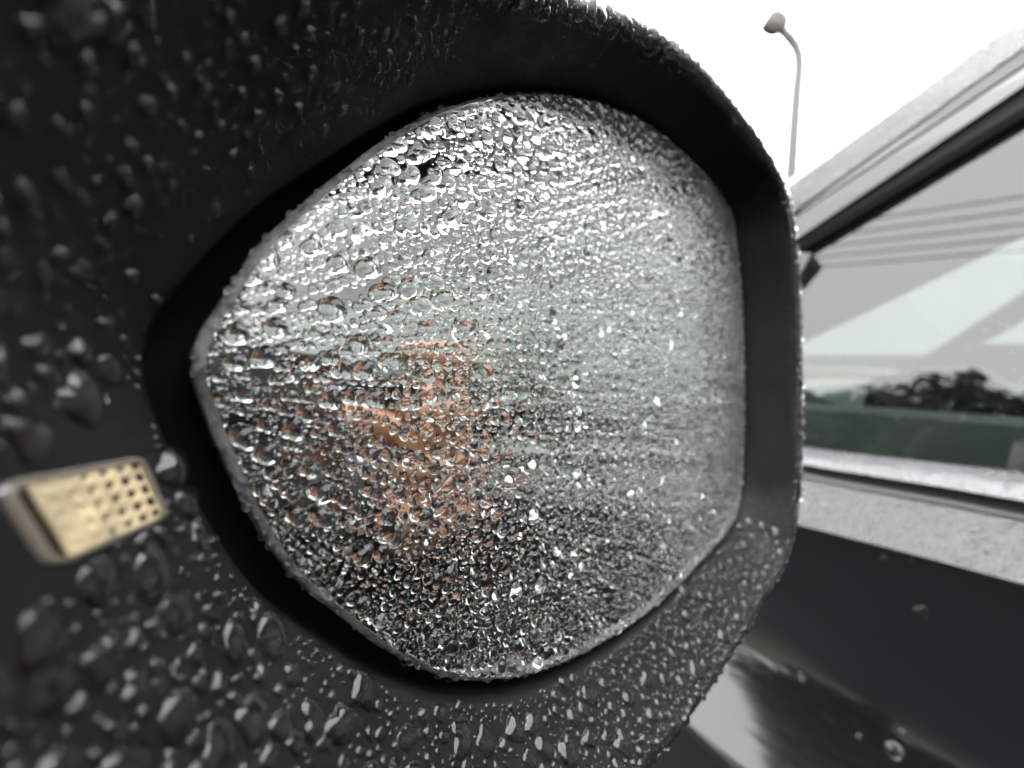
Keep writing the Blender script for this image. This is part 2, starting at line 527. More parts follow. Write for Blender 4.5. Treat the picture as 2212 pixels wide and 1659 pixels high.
# seal, frame and A-pillar strips following the pillar line
PL = {
 'seal_lo': SEAL_IN,
 'seal_hi': line((1712, 524), (2212, 186), .348, .388),
 'frame_lo': line((1712, 522), (2212, 184), .343, .381),
 'frame_hi': line((1712, 474), (2212, 147), .349, .389),
 'groove': line((1712, 471), (2212, 143), .3515, .3915),
 'groove2': line((1712, 464), (2212, 108), .3545, .3945),
 'pil_a': line((1712, 458), (2212, 102), .354, .394),
 'pil_b': line((1712, 396), (2212, 34), .364, .409),
 'pil_c': line((1712, 384), (2212, 20), .378, .425),
 'pil_d': line((1712, 372), (2212, 14), .440, .50),
}
PL['pil_d'] = (PL['pil_c'][0] + Vector((.09, .02, .0)), PL['pil_c'][1] + Vector((.09, .02, .0)))
def pstrip(name, keys, m, parent, extra=None):
    return grid(name, [[roofline(PL[k], y) + Vector(e) for y in YP] for k, e in keys], m, None, False, flip=True)
Z0 = (0, 0, 0)
under(door, pstrip('window_seal', [('seal_lo', (.012, 0, 0)), ('seal_lo', (-.001, 0, 0)), ('seal_lo', (-.004, 0, .004)), ('seal_hi', (-.002, 0, -.003)), ('seal_hi', (.004, 0, 0))], M['seal'], None))
under(door, pstrip('window_frame', [('seal_hi', (.003, 0, -.001)), ('frame_lo', (0, 0, 0)), ('frame_hi', (0, 0, -.0)), ('groove', (.001, 0, 0))], M['paint'], None))
pillar = pstrip('a_pillar', [('groove', (.012, 0, -.004)), ('groove', (0, 0, .001)), ('groove2', (0, 0, 0)), ('pil_a', (0, 0, 0)), ('pil_b', (0, 0, 0)), ('pil_c', Z0), ('pil_d', Z0)], M['paint'], None)
pillar.parent = car; pillar.matrix_parent_inverse = Matrix.Translation(-Vector(car.location))
# black corner trim at the front of the window
ct = [hitX(a, b, .342 - .0001 * (b - 548)) for a, b in ((1690, 548), (1750, 546), (1744, 562), (1722, 600), (1690, 640))]
tri = mesh('corner_trim', ct + [p + Vector((.016, .006, 0)) for p in ct], [tuple(range(5))] + [(i, (i + 1) % 5, 5 + (i + 1) % 5, 5 + i) for i in range(5)], M['trim'])
under(door, tri)

# cabin seen through the glass
trim_lo = line((1712, 752), (2212, 512), .47, .52)
under(pillar, grid('pillar_trim', [[roofline(SEAL_IN, y) + Vector((.012, .0, .012)) for y in YP[:13]], [lin(trim_lo, y) for y in YP[:13]], [lin(trim_lo, y) + Vector((.02, .04, .01)) for y in YP[:13]]], M['interior'], None, True))
def cpart(name, vs, fs, m, smooth=False):
    o = mesh(name, vs, fs, m, None, smooth)
    o.parent = car; o.matrix_parent_inverse = Matrix.Translation(-Vector(car.location))
    return o
def slab(name, pts, off, m):
    n = len(pts)
    vs = list(pts) + [p + Vector(off) for p in pts]
    fs = [tuple(range(n)), tuple(range(2 * n - 1, n - 1, -1))] + [(i, i + n, (i + 1) % n + n, (i + 1) % n) for i in range(n)]
    return cpart(name, vs, fs, m)
slab('far_pillar_trim', [hitX(1840, 872, 1.55), hitX(2060, 735, 1.6), hitX(2330, 560, 1.65), hitX(2420, 580, 1.66), hitX(2150, 728, 1.62), hitX(2122, 742, 1.6), hitX(2300, 745, 1.6), hitX(2300, 900, 1.55)], (.05, .03, 0), M['interior'])
slab('door_card', [hitX(1690, 882, .345), hitX(1900, 895, .345), hitX(2300, 930, .345), hitX(2500, 990, .345), hitX(2500, 1250, .345), hitX(1690, 1080, .345)], (.05, .02, .0), M['cabin'])
hood_top = [(1862, 900), (1868, 850), (1880, 822), (1905, 812), (1960, 806), (2060, 804), (2120, 808), (2150, 820), (2190, 848), (2230, 880), (2300, 935), (2300, 1000), (1862, 1000)]
slab('instrument_hood', [hitX(a, b, .52) for a, b in hood_top], (.30, .10, -.0), M['dash'])
slab('dashboard', [hitX(1690, 842, .6), hitX(1750, 848, .6), hitX(1790, 868, .6), hitX(1850, 885, .6), hitX(2400, 930, .6), hitX(2400, 1100, .6), hitX(1690, 1000, .6)], (.95, .15, 0), M['cabin'])

# windscreen, roof, bonnet, far side, wheels: the rest of the car
wz = lambda y: roofline(PL['pil_c'], y)
b0 = Vector((.30, .95, 1.0)); 
ws_top = wz(-.35) + Vector((.06, 0, 0))
wsr = []
for k in range(9):
    t = k / 8
    a = Vector((.36, .62, 1.02)).lerp(ws_top, t)
    bow = [a + Vector(((2.04 - 2 * a.x) * u, .16 * math.sin(math.pi * u) * (1 - .6 * t), .03 * math.sin(math.pi * u))) for u in [i / 10 for i in range(11)]]
    wsr.append(bow)
ws = grid('windscreen', wsr, M['screen'], car)
far_x = 1.72
roof_rows = []
for y in [-.35, -.6, -1, -1.5, -2.1, -2.5]:
    e = wz(y) + Vector((.06, 0, .0))
    roof_rows.append([Vector((e.x + (2.04 - 2 * e.x) * u, y, e.z + .05 * math.sin(math.pi * u))) for u in [i / 10 for i in range(11)]])
grid('roof', roof_rows, M['paint'], car, thick=.02)
grid('headliner', [[p + Vector((0, 0, -.035)) for p in r] for r in roof_rows], M['interior'], car)
bon = []
for y, z, x0 in ((.66, 1.0, .34), (.95, .99, .33), (1.3, .95, .34), (1.7, .87, .40), (1.95, .72, .5), (2.0, .5, .5), (2.0, .25, .5)):
    bon.append([Vector((x0 + (1.8 - 2 * (x0 - .2) + .0) * u * .87, y, z + .05 * math.sin(math.pi * u))) for u in [i / 10 for i in range(11)]])
grid('bonnet', bon, M['paint'], car, flip=True)
slab('fender_top', [Vector((.24, .34, .99)), Vector((.24, 1.4, .93)), Vector((.40, 1.72, .86)), Vector((.42, 1.0, .985)), Vector((.38, .34, 1.005))], (0, 0, -.03), M['paint'])
slab('far_door', [Vector((1.72, -2.3, .3)), Vector((1.72, 1.7, .3)), Vector((1.72, 1.7, .86)), Vector((1.72, .5, .97)), Vector((1.72, -2.3, .97))], (.04, 0, 0), M['paint'])
cg = grid('far_window', [[Vector((2.04 - p.x, p.y, p.z)) for p in r] for r in pane_rows], M['screen'], car)
grid('far_roof_rail', [[(lambda q: Vector((2.04 - q.x, q.y, q.z)))(roofline(PL[k], y) + Vector(e)) for y in YP] for k, e in (('seal_lo', (.008, 0, -.004)), ('frame_hi', Z0), ('pil_c', Z0), ('pil_d', Z0))], M['trim'], car, False)
slab('floor_pan', [Vector((.42, -2.3, .24)), Vector((1.7, -2.3, .24)), Vector((1.7, 1.9, .24)), Vector((.42, 1.9, .24))], (0, 0, .04), M['dark'])
slab('seat_back', [Vector((.62, -.75, .5)), Vector((1.1, -.75, .5)), Vector((1.08, -.88, 1.12)), Vector((.64, -.88, 1.12))], (0, -.12, 0), M['cabin'])
slab('seat_back', [Vector((1.18, -.75, .5)), Vector((1.62, -.75, .5)), Vector((1.6, -.88, 1.12)), Vector((1.2, -.88, 1.12))], (0, -.12, 0), M['cabin'])
slab('b_pillar', [Vector((.325, -.62, 1.03)), Vector((.325, -.72, 1.03)), Vector((.43, -.76, 1.36)), Vector((.43, -.66, 1.36))], (.06, 0, 0), M['trim'])
for wy in (1.25,):
    w = empty('wheel', (.36, wy, .33))
    w.parent = car; w.matrix_parent_inverse = Matrix.Translation(-Vector(car.location))
    seg = 40
    prof = [(.10, .2), (.10, .29), (.085, .325), (.0, .33), (-.085, .325), (-.10, .29), (-.10, .2)]
    rr = [[Vector((x, r * math.cos(2 * math.pi * k / seg), r * math.sin(2 * math.pi * k / seg))) for k in range(seg)] for x, r in prof]
    ty = grid('tyre', rr, M['tyre'], None, True, True); ty.parent = w
    rr = [[Vector((x, r * math.cos(2 * math.pi * k / seg), r * math.sin(2 * math.pi * k / seg))) for k in range(seg)] for x, r in ((-.1, .2), (-.07, .19), (-.05, .07), (-.06, .0))]
    ri = grid('rim', rr, M['rim'], None, True, True); ri.parent = w

# ------------------------------------------------------------------ rain
WAT = M['water']
def drop_shape(rings, seg, seed, irr=.12, contact=68, sag=.12, elong=0.0):
    """unit drop: base outline of mean radius 1 in the xy plane, y up-slope, z out of the surface"""
    g = np.random.default_rng(seed)
    a = np.linspace(0, 2 * np.pi, seg, endpoint=False)
    rad = np.ones(seg)
    for h in (2, 3, 4):
        rad += irr * g.normal() / (h * .6) * np.cos(h * a + g.uniform(0, 6.28))
    rad = np.clip(rad, .6, 1.5)
    phi = math.radians(contact)
    rho = 1 / math.sin(phi)
    vs = [(0, 0)]
    rr = [math.sin((i + 1) / rings * math.pi / 2) for i in range(rings)]
    X, Y, Z = [0.], [0.], [rho - rho * math.cos(phi)]
    for r in rr:
        z = math.sqrt(max(0, rho * rho - r * r)) - rho * math.cos(phi)
        if r > .9999: z = -.03
        X += list(np.cos(a) * rad * r); Y += list(np.sin(a) * rad * r * (1 + elong)); Z += [z] * seg
    X, Y, Z = map(np.array, (X, Y, Z))
    Y = Y - sag * np.clip(Z, 0, None)          # gravity pulls the bulge down-slope
    lump = 1 + .07 * irr / .12 * np.sin(1.7 * X + g.uniform(0, 6)) * np.cos(1.3 * Y + g.uniform(0, 6))
    Z = Z * lump
    f = []
    for j in range(seg):
        f.append((0, 1 + j, 1 + (j + 1) % seg))
    for i in range(rings - 1):
        for j in range(seg):
            k = (j + 1) % seg
            A, B, C, D = 1 + i * seg + j, 1 + i * seg + k, 1 + (i + 1) * seg + k, 1 + (i + 1) * seg + j
            f += [(A, D, C), (A, C, B)]
    return np.stack([X, Y, Z], 1), np.array(f)
def shape_set(rings, seg, n, seed, **k):
    return [drop_shape(rings, seg, seed + i, **k) for i in range(n)]
UP = np.array([0, 0, 1.])
def frames(N, jitter):
    """tangent frames whose y axis points up-slope"""
    N = N / np.linalg.norm(N, axis=1)[:, None]
    y = UP[None] - N * (N @ UP)[:, None]
    l = np.linalg.norm(y, axis=1)
    bad = l < .15
    y[bad] = np.cross(N[bad], np.array([1., .2, 0]))
    y /= np.linalg.norm(y, axis=1)[:, None]
    x = np.cross(y, N)
    c, s = np.cos(jitter)[:, None], np.sin(jitter)[:, None]
    return x * c + y * s, -x * s + y * c, N
def build_stuff(name, pos, N, rad, flatn, shapes, label, cat='raindrops', water=WAT):
    n = len(pos)
    if n == 0: return None
    X, Y, Z = frames(N, rng.normal(0, .5, n))
    VV, FF, base = [], [], 0
    pick = rng.integers(0, len(shapes), n)
    for k, (v, f) in enumerate(shapes):
        idx = np.where(pick == k)[0]
        if len(idx) == 0: continue
        r = rad[idx][:, None, None]; fl = flatn[idx][:, None, None]
        P_ = pos[idx][:, None] + r * (v[None, :, 0:1] * X[idx][:, None] + v[None, :, 1:2] * Y[idx][:, None] + fl * v[None, :, 2:3] * Z[idx][:, None])
        VV.append(P_.reshape(-1, 3))
        FF.append((f[None] + (base + np.arange(len(idx)) * len(v))[:, None, None]).reshape(-1, 3))
        base += len(idx) * len(v)
    VV = np.concatenate(VV); FF = np.concatenate(FF)
    me = bpy.data.meshes.new(name)
    me.vertices.add(len(VV)); me.vertices.foreach_set('co', VV.ravel().astype(np.float32))
    me.loops.add(len(FF) * 3); me.loops.foreach_set('vertex_index', FF.ravel().astype(np.int32))
    me.polygons.add(len(FF))
    me.polygons.foreach_set('loop_start', np.arange(0, len(FF) * 3, 3, dtype=np.int32))
    me.polygons.foreach_set('use_smooth', np.ones(len(FF), dtype=bool))
    me.update(calc_edges=True)
    o = link_mesh(name, me, water)
    return tag(o, label, cat, kind='stuff')
big_meshes = {}
def big_mesh(key, water=WAT, **k):
    if key not in big_meshes:
        v, f = drop_shape(9, 28, **k)
        me = bpy.data.meshes.new('raindrop')
        me.from_pydata(v.tolist(), [], f.tolist())
        me.materials.append(water)
        me.polygons.foreach_set('use_smooth', [True] * len(me.polygons))
        big_meshes[key] = me
    return big_meshes[key]
def place_big(pos, N, r, fl, me, label, group, jit):
    X, Y, Z = frames(np.array([N]), np.array([jit]))
    o = bpy.data.objects.new('raindrop', me)
    m = Matrix(((X[0][0] * r, Y[0][0] * r, Z[0][0] * r * fl, pos[0]), (X[0][1] * r, Y[0][1] * r, Z[0][1] * r * fl, pos[1]), (X[0][2] * r, Y[0][2] * r, Z[0][2] * r * fl, pos[2]), (0, 0, 0, 1)))
    o.matrix_world = m
    COL.objects.link(o)
    return tag(o, label, 'raindrop', group)

class Packer:
    def __init__(s, cell): s.c = cell; s.g = {}
    def ok(s, p, r, k):
        c = s.c; q = (int(p[0] // c), int(p[1] // c), int(p[2] // c))
        for a in (-1, 0, 1):
            for b in (-1, 0, 1):
                for d in (-1, 0, 1):
                    for (x, y, z, rr) in s.g.get((q[0] + a, q[1] + b, q[2] + d), ()):
                        lim = (r + rr) * k
                        if (x - p[0]) ** 2 + (y - p[1]) ** 2 + (z - p[2]) ** 2 < lim * lim: return False
        return True
    def add(s, p, r):
        c = s.c; s.g.setdefault((int(p[0] // c), int(p[1] // c), int(p[2] // c)), []).append((p[0], p[1], p[2], r))

drops = []   # (pos, normal, radius, flat, surface)
# --- on the glass (mirror-frame mm)
poly = O[:, :2] + nrm * (o_in - .3)
def inside(q):
    x, y = q[:, 0], q[:, 1]
    c = np.zeros(len(q), bool)
    j = len(poly) - 1
    for i in range(len(poly)):
        xi, yi = poly[i]; xj, yj = poly[j]
        m = ((yi > y) != (yj > y)) & (x < (xj - xi) * (y - yi) / (yj - yi + 1e-12) + xi)
        c ^= m
        j = i
    return c
lo, hi = poly.min(0), poly.max(0)
pk = Packer(4.2)
glass_pts = []
for r0, r1, tries, k in ((1.0, 1.6, 2000, 1.02), (.6, 1.0, 14000, .99), (.3, .6, 30000, 1.02), (.12, .28, 40000, 1.12)):
    q = rng.uniform(lo, hi, (tries, 2))
    q = q[inside(q)]
    rr = r0 + (r1 - r0) * rng.beta(1.2, 2.2, len(q))
    # patches with little fine spray between the big drops
    for p, r in zip(q, rr):
        if r < .4 and (math.sin(p[0] * .21 + 1.3 * math.sin(p[1] * .17)) + math.sin(p[1] * .33 + p[0] * .05)) < -.75: continue
        if pk.ok((p[0], p[1], 0), r, k):
            pk.add((p[0], p[1], 0), r); glass_pts.append((p[0], p[1], r))
mnv = np.array(mn)
for s, v, r in glass_pts:
    drops.append((np.array(G(s, v, .0)), mnv, r * .001, rng.uniform(.7, 1.0), 'glass'))
# beads along the bevelled edge
for i in range(NO):
    for _ in range(3):
        if rng.random() < .75:
            r = rng.uniform(.25, .75); off = rng.uniform(-1.2, .1)
            a = rng.random()
            q = (O[i, :2] + nrm[i] * off) * (1 - a) + (O[(i + 1) % NO, :2] + nrm[(i + 1) % NO] * off) * a
            nn = mnv * .8 + .6 * (np.array(mt) * nrm[i, 0] + np.array(cu) * nrm[i, 1])
            drops.append((np.array(G(q[0], q[1], -.35 - .5 * max(0, off + 1) )), nn / np.linalg.norm(nn), r * .001, rng.uniform(.6, 1), 'edge'))
# --- on the bezel
def bez_scatter(r_lo, r_hi, tries, k, accept, flat_rng, pk, row0, row1, name):
    A = BZ[row0:row1, :, :]
    nr = row1 - row0 - 1
    B = np.roll(A, -1, axis=1)
    c00, c01, c10, c11 = A[:-1], B[:-1], A[1:], B[1:]
    nor = np.cross(c11 - c00, c10 - c01)
    area = np.linalg.norm(nor, axis=2)
    Wt = area.copy()
    pr = Wt.ravel() / Wt.sum()
    ids = rng.choice(len(pr), tries, p=pr)
    u, v = rng.random(tries), rng.random(tries)
    i, j = np.unravel_index(ids, Wt.shape)
    p = (c00[i, j] * (1 - u)[:, None] + c01[i, j] * u[:, None]) * (1 - v)[:, None] + (c10[i, j] * (1 - u)[:, None] + c11[i, j] * u[:, None]) * v[:, None]
    nn = nor[i, j] / area[i, j][:, None]
    tc = np.array(G(70, 0, 60)) - p
    nn[(nn * tc).sum(1) < 0] *= -1
    for m in range(tries):
        t = (row0 + i[m] + v[m] - i_face0) / (i_face1 - i_face0)
        if rng.random() > accept(j[m] / NO, t, nn[m]): continue
        r = (r_lo + (r_hi - r_lo) * rng.beta(1.1, 2.0)) * .001
        if pk.ok(p[m], r, k):
            pk.add(p[m], r)
            drops.append((p[m], nn[m], r, rng.uniform(*flat_rng), name))
# arc position a: 0 at the pointed tip, clockwise: upper left, top, right, lower right, bottom, lower left
AR = np.arange(NO) / NO
aa = lambda px, py: float(np.argmin(((O[:, :2] - np.array(on_glass(px, py))) ** 2).sum(1))) / NO
a_ul, a_top, a_tr, a_br, a_bot, a_ll = aa(700, 400), aa(1037, 207), aa(1580, 450), aa(1590, 1120), aa(1087, 1475), aa(590, 1189)
pk2 = Packer(.008)
def lower(a): return a > a_br - .004
def acc_big(a, t, n):
    if not lower(a) : return .0
    return 1.0 if t > .18 else .25
bez_scatter(1.3, 2.8, 1100, 1.0, lambda a, t, n: acc_big(a, t, n) if a > a_bot - .06 else .5 * acc_big(a, t, n), (.34, .62), pk2, i_face0, i_face1 + 1, 'lip')
bez_scatter(.7, 1.3, 5500, .96, lambda a, t, n: acc_big(a, t, n), (.45, .9), pk2, i_face0, i_face1 + 2, 'lip')
bez_scatter(.3, .7, 16000, .95, lambda a, t, n: .8 if lower(a) else 0, (.5, .9), pk2, i_face0, i_face1 + 2, 'lip')
# upper-left flare: sparse small beads
bez_scatter(.5, 1.0, 3000, 1.3, lambda a, t, n: (1. if t > .3 else .15) if a < a_top * .8 else 0, (.5, .8), pk2, i_face0, i_face1 + 1, 'flare')
bez_scatter(.18, .45, 9000, 1.15, lambda a, t, n: (.7 if t > .22 else .1) if a < a_top * .85 else 0, (.5, .8), pk2, i_face0, i_face1 + 1, 'flare')
# right wall: fine mist
bez_scatter(.25, .5, 9000, 1.0, lambda a, t, n: .7 if a_tr - .01 < a < a_br + .01 else (.03 if a_top < a <= a_tr else 0), (.5, .8), pk2, i_face0, i_face1, 'wall')
bez_scatter(.6, 1.0, 900, 1.5, lambda a, t, n: .25 if a_tr - .01 < a < a_br + .01 else .03 if a_top < a <= a_tr else 0, (.5, .8), pk2, i_face0, i_face1, 'wall')
# rim crest: tightly beaded
bez_scatter(.8, 1.6, 9000, .88, lambda a, t, n: 1, (.7, 1.05), pk2, i_face1 - 1, i_crest1 + 2, 'rim')
bez_scatter(.25, .55, 16000, .95, lambda a, t, n: 1, (.6, 1.), pk2, i_face1 - 2, i_crest1 + 2, 'rim')

# lens stays clear of bezel drops
lc = np.array([qb(.5, .5)])[0]; lrad = (qp[0] - qp[2]).length * .5
ex = np.array((qp[1] - qp[0]).normalized()); ey = np.array((qp[3] - qp[0]).normalized())
Lw = (qp[1] - qp[0]).length; Lh = (qp[3] - qp[0]).length
def on_lens(p):
    d = p - np.array(qp[0]); a = (d @ ex) / Lw; b = (d @ ey) / Lh
    return -.15 < a < 1.2 and -.15 < b < 1.2
drops = [d for d in drops if not (d[4] in ('lip', 'flare') and on_lens(d[0]))]

for px, py, r in ((150, 22, 1.7), (245, 44, 1.2)):
    h = bz_hit(px, py)
    if h[0] is not None:
        nn = np.array(h[1]); nn = nn if nn @ np.array(mn) > 0 else -nn
        drops.append((np.array(h[0]), nn, r * .001, .7, 'flare'))
# --- pick the drops that show largest as individuals
def score(d):
    x, y, z = proj(Vector(d[0]))
    if not (-30 < x < 2242 and -30 < y < 1689 and z > .004): return 0
    if d[4] == 'edge': return 0
    return d[2] / z
sc = np.array([score(d) for d in drops])
is_g = np.array([d[4] == 'glass' for d in drops])
def top(mask, n):
    i = np.where(mask)[0]
    return set(i[np.argsort(-sc[i])][:n])
chosen = top(is_g, 180) | top(~is_g, 112)
gl_shapes = [big_mesh(('g', k), seed=100 + k, irr=.10, contact=70, sag=.18, elong=.04 * (k % 4)) for k in range(26)]
bz_shapes = [big_mesh(('b', k), M['water_bezel'], seed=300 + k, irr=.17, contact=70, sag=.25, elong=.05 * (k % 4)) for k in range(26)]
GCOL = ((620, 'by the pointed tip'), (800, 'left of the skin tones'), (1040, 'in line with the skin tones'), (9999, 'right of the skin tones'))
GROW = ((420, 'near the upper edge'), (620, 'in the pale upper part'), (780, 'above the middle'), (950, 'at mid-height'), (1130, 'below the middle'), (1300, 'in the dark lower part'), (9999, 'near the bottom edge'))
def zone(v, tab):
    for lim, t in tab:
        if v < lim: return t
seen_zone = set()
def glabel(d, rank):
    x, y, z = proj(Vector(d[0]))
    c, r = zone(x, GCOL), zone(y, GROW)
    big = (c, r) not in seen_zone
    seen_zone.add((c, r))
    size = 'largest raindrop' if big else 'clear raindrop'
    return '%s on the glass %s, %s' % (size, c, r), None if big else 'raindrops on the glass ' + c + ', ' + r
BROW = ((330, 'near the top'), (620, 'in its middle'), (9999, 'low down'))
LROW = ((180, 'at the left picture edge'), (380, 'under the lens'), (640, 'between lens and black gap'), (900, 'below the lower left glass edge'), (1150, 'below the bottom of the glass'), (9999, 'towards the right rim'))
def blabel(d, rank):
    x, y, z = proj(Vector(d[0]))
    if d[4] == 'rim':
        w = 'at the top' if y < 330 else 'at the bottom right' if y > 1150 else 'down the right side'
        key, where = ('rim', w), 'on the housing rim ' + w
    elif d[4] == 'flare' or y < 985:
        r = zone(y, BROW); c = 'at the left picture edge' if x < 250 else 'nearer the glass'
        key, where = ('flare', r, c), 'on the dark upper housing %s, %s' % (r, c)
    else:
        c = zone(x, LROW); r = 'high up' if y < 1400 else 'low down'
        key, where = ('lip', c, r), 'on the black lower bezel %s, %s' % (c, r)
    big = key not in seen_zone
    seen_zone.add(key)
    return ('largest raindrop ' if big else 'glossy raindrop ') + where, None if big else 'raindrops ' + where
for k in sorted(chosen, key=lambda q: -sc[q]):
    d = drops[k]
    if True:
        if d[4] == 'glass':
            lab, grp = glabel(d, k); me = gl_shapes[k % len(gl_shapes)]
        else:
            lab, grp = blabel(d, k); me = bz_shapes[k % len(bz_shapes)]
        place_big(d[0], d[1], d[2], d[3], me, lab, grp, float(rng.normal(0, .5)))
rest = [d for k, d in enumerate(drops) if k not in chosen]
def arr(sel):
    return (np.array([d[0] for d in sel]), np.array([d[1] for d in sel]), np.array([d[2] for d in sel]), np.array([d[3] for d in sel]))
sh_mid = shape_set(6, 18, 20, 500, irr=.09, contact=70, sag=.16)
sh_sml = shape_set(4, 11, 12, 700, irr=.06, contact=72, sag=.08)
sh_bz = shape_set(6, 16, 20, 900, irr=.11, contact=72, sag=.22)
sh_bzs = shape_set(4, 10, 12, 950, irr=.15, contact=62, sag=.1)
g_mid = [d for d in rest if d[4] == 'glass' and d[2] > .00055]
g_sml = [d for d in rest if d[4] == 'glass' and d[2] <= .00055]
build_stuff('raindrops', *arr(g_mid), sh_mid, 'packed medium raindrops covering the mirror glass')
build_stuff('fine_raindrops', *arr(g_sml), sh_sml, 'fine spray of tiny droplets between the drops on the mirror glass')
build_stuff('edge_raindrops', *arr([d for d in rest if d[4] == 'edge']), sh_sml, 'beads of water clinging to the pale glass edge')
for nm, lab in (('lip', 'raindrops scattered over the lower lip of the black bezel'), ('flare', 'small raindrops on the dark upper left of the housing'), ('wall', 'mist of tiny droplets on the inner wall right of the glass'), ('rim', 'tight beads of water along the housing rim')):
    sel = [d for d in rest if d[4] == nm]
    big = [d for d in sel if d[2] > .0006]; sml = [d for d in sel if d[2] <= .0006]
    if big: build_stuff(('rim_' if nm == 'rim' else 'bezel_') + 'raindrops', *arr(big), sh_bz, lab, water=M['water_bezel'])
    if sml: build_stuff(('rim_' if nm == 'rim' else 'bezel_') + 'droplets', *arr(sml), sh_bzs, lab.replace('raindrops', 'fine droplets').replace('tight beads', 'tiny beads').replace('small fine', 'very fine'), water=M['water_bezel'])

# --- on the car body
def strip_scatter(rows_, n, r0, r1, label, name, flat=(.5, .8)):
    A = np.array([[list(p) for p in r] for r in rows_])
    c00, c01, c10, c11 = A[:-1, :-1], A[:-1, 1:], A[1:, :-1], A[1:, 1:]
    nor = np.cross(c11 - c00, c10 - c01); area = np.linalg.norm(nor, axis=2)
    # only the stretch near the camera
    mid = (c00 + c11) / 2
    Wt = area * ((mid[..., 1] < .45) & (mid[..., 1] > -.25))
    ids = rng.choice(Wt.size, n, p=Wt.ravel() / Wt.sum())
    i, j = np.unravel_index(ids, Wt.shape)
    u, v = rng.random(n)[:, None], rng.random(n)[:, None]
    p = (c00[i, j] * (1 - u) + c01[i, j] * u) * (1 - v) + (c10[i, j] * (1 - u) + c11[i, j] * u) * v
    nn = nor[i, j] / area[i, j][:, None]
    nn[nn[:, 0] > 0] *= -1
    rr = r0 + (r1 - r0) * rng.beta(1.1, 2.2, n)
    build_stuff(name, p, nn, rr * .001, rng.uniform(*flat, n), sh_bzs, label)
fine_y = np.linspace(.45, -.25, 30)
strip_scatter([[along(l, y) for y in fine_y] for l in K[5:9]], 9000, .5, 1.2, 'raindrops covering the pale top of the car door', 'door_raindrops')
strip_scatter([[along(l, y) for y in fine_y] for l in K[0:3]], 6000, .35, .9, 'raindrops along the grey strip under the window', 'strip_raindrops')
strip_scatter([[roofline(PL[k], y) + Vector(e) for y in fine_y] for k, e in (('pil_a', Z0), ('pil_b', Z0), ('pil_c', Z0))], 8000, .5, 1.35, 'raindrops on the grey windscreen pillar', 'pillar_raindrops')
strip_scatter([[Vector(pane_rows[k][j]) for j in range(0, 64, 3)] for k in (1, 4, 7, 10)], 1500, .2, .7, 'mist of droplets low on the tinted side window', 'window_droplets', (.4, .6))
side_tree = BVHTree.FromPolygons([v.co[:] for v in side.data.vertices], [p.vertices[:] for p in side.data.polygons])
for k, (px, py, r, lab) in enumerate(((1932, 1622, 4.2, 'largest lone raindrop low on the dark car door'), (1990, 1322, 3.0, 'lone streaky raindrop high on the dark car door'), (1731, 1463, 2.2, 'small lone raindrop on the door beside the mirror rim'), (1948, 1582, 1.6, 'small raindrop just above the largest one on the door'), (1855, 1590, 1.3, 'small raindrop left of the largest one on the door'), (1975, 1212, 2.0, 'raindrop just under the pale door edge'), (1908, 1205, 1.6, 'small raindrop under the pale edge nearer the mirror'))):
    h = side_tree.ray_cast(CO, ray(px, py).normalized())
    if h[0] is not None:
        nn = np.array(h[1]); nn = -nn if nn[0] > 0 else nn
        place_big(np.array(h[0]), nn, r * .001, .6, bz_shapes[k], lab, None, 0.)

# ------------------------------------------------------------------ street lamp
lp = CO + ray(1711, 400) * 8.0
lroot = empty('street_lamp', (lp.x, lp.y, 0))
tag(lroot, 'tall thin street lamp with a bent neck against the white sky', 'street lamp')
def LP(px, py): return CO + ray(px, py) * 8.0
pts = [Vector((lp.x - .1, lp.y, 0)), LP(1708, 400), LP(1714, 300), LP(1721, 200), LP(1726, 150), LP(1726, 122), LP(1719, 100), LP(1706, 82), LP(1690, 66)]
tube('pole', pts, [.13, .11, .105, .10, .095, .09, .085, .085, .08], M['pole'], lroot, 12)
hd = [(1648, 56), (1656, 42), (1664, 31), (1675, 28), (1690, 34), (1697, 46), (1695, 60), (1686, 67), (1672, 71), (1658, 66)]
hp = [LP(*h) for h in hd]
cH = sum(hp, Vector()) / len(hp)
vs = []
for s, o in ((.5, -.12), (.95, -.07), (1, 0), (.95, .07), (.5, .12)):
    vs += [cH + (p - cH) * s * 1.2 + cf * o for p in hp]
nh = len(hp)
fs = [(i * nh + j, i * nh + (j + 1) % nh, (i + 1) * nh + (j + 1) % nh, (i + 1) * nh + j) for i in range(4) for j in range(nh)] + [tuple(range(nh))[::-1], tuple(4 * nh + j for j in range(nh))]
mesh('lamp_head', vs, fs, M['lamp'], lroot, False)

# ------------------------------------------------------------------ overhead cables and their poles, seen mirrored in the window
CD, CP, CC = Vector((0, 1, 0)), Vector((1, 0, 0)), Vector((-3.87, 2.0, 0))
for k, t in enumerate((-19., 23.)):
    p = CC + CD * t
    r_ = empty('utility_pole', p)
    tag(r_, ['wooden utility pole behind the car', 'wooden utility pole ahead of the car'][k], 'utility pole')
    tube('pole', [p, p + Vector((0, 0, 8.9))], [.16, .11], M['wood'], r_, 12)
    bm = bmesh.new(); box_bm(bm, p + Vector((0, 0, 8.4)), (1.0, .1, .12), Matrix((CP, CD, Vector((0, 0, 1)))).transposed())
    me = bpy.data.meshes.new('crossarm'); bm.to_mesh(me); link_mesh('crossarm', me, M['wood'], r_)
for k in range(5):
    pts = [CC + CP * (-.38 + .19 * k) + CD * (-19 + 42 * t) + Vector((0, 0, 8.46 - 1.84 * t * (1 - t))) for t in [i / 30 for i in range(31)]]
    tag(tube('overhead_cable', pts, [.011] * 31, M['wire'], None, 6),
        ['overhead cable farthest from the car', 'second overhead cable from the far side', 'middle one of the five overhead cables', 'second overhead cable from the near side', 'overhead cable nearest to the car'][k], 'cable', 'overhead cables')

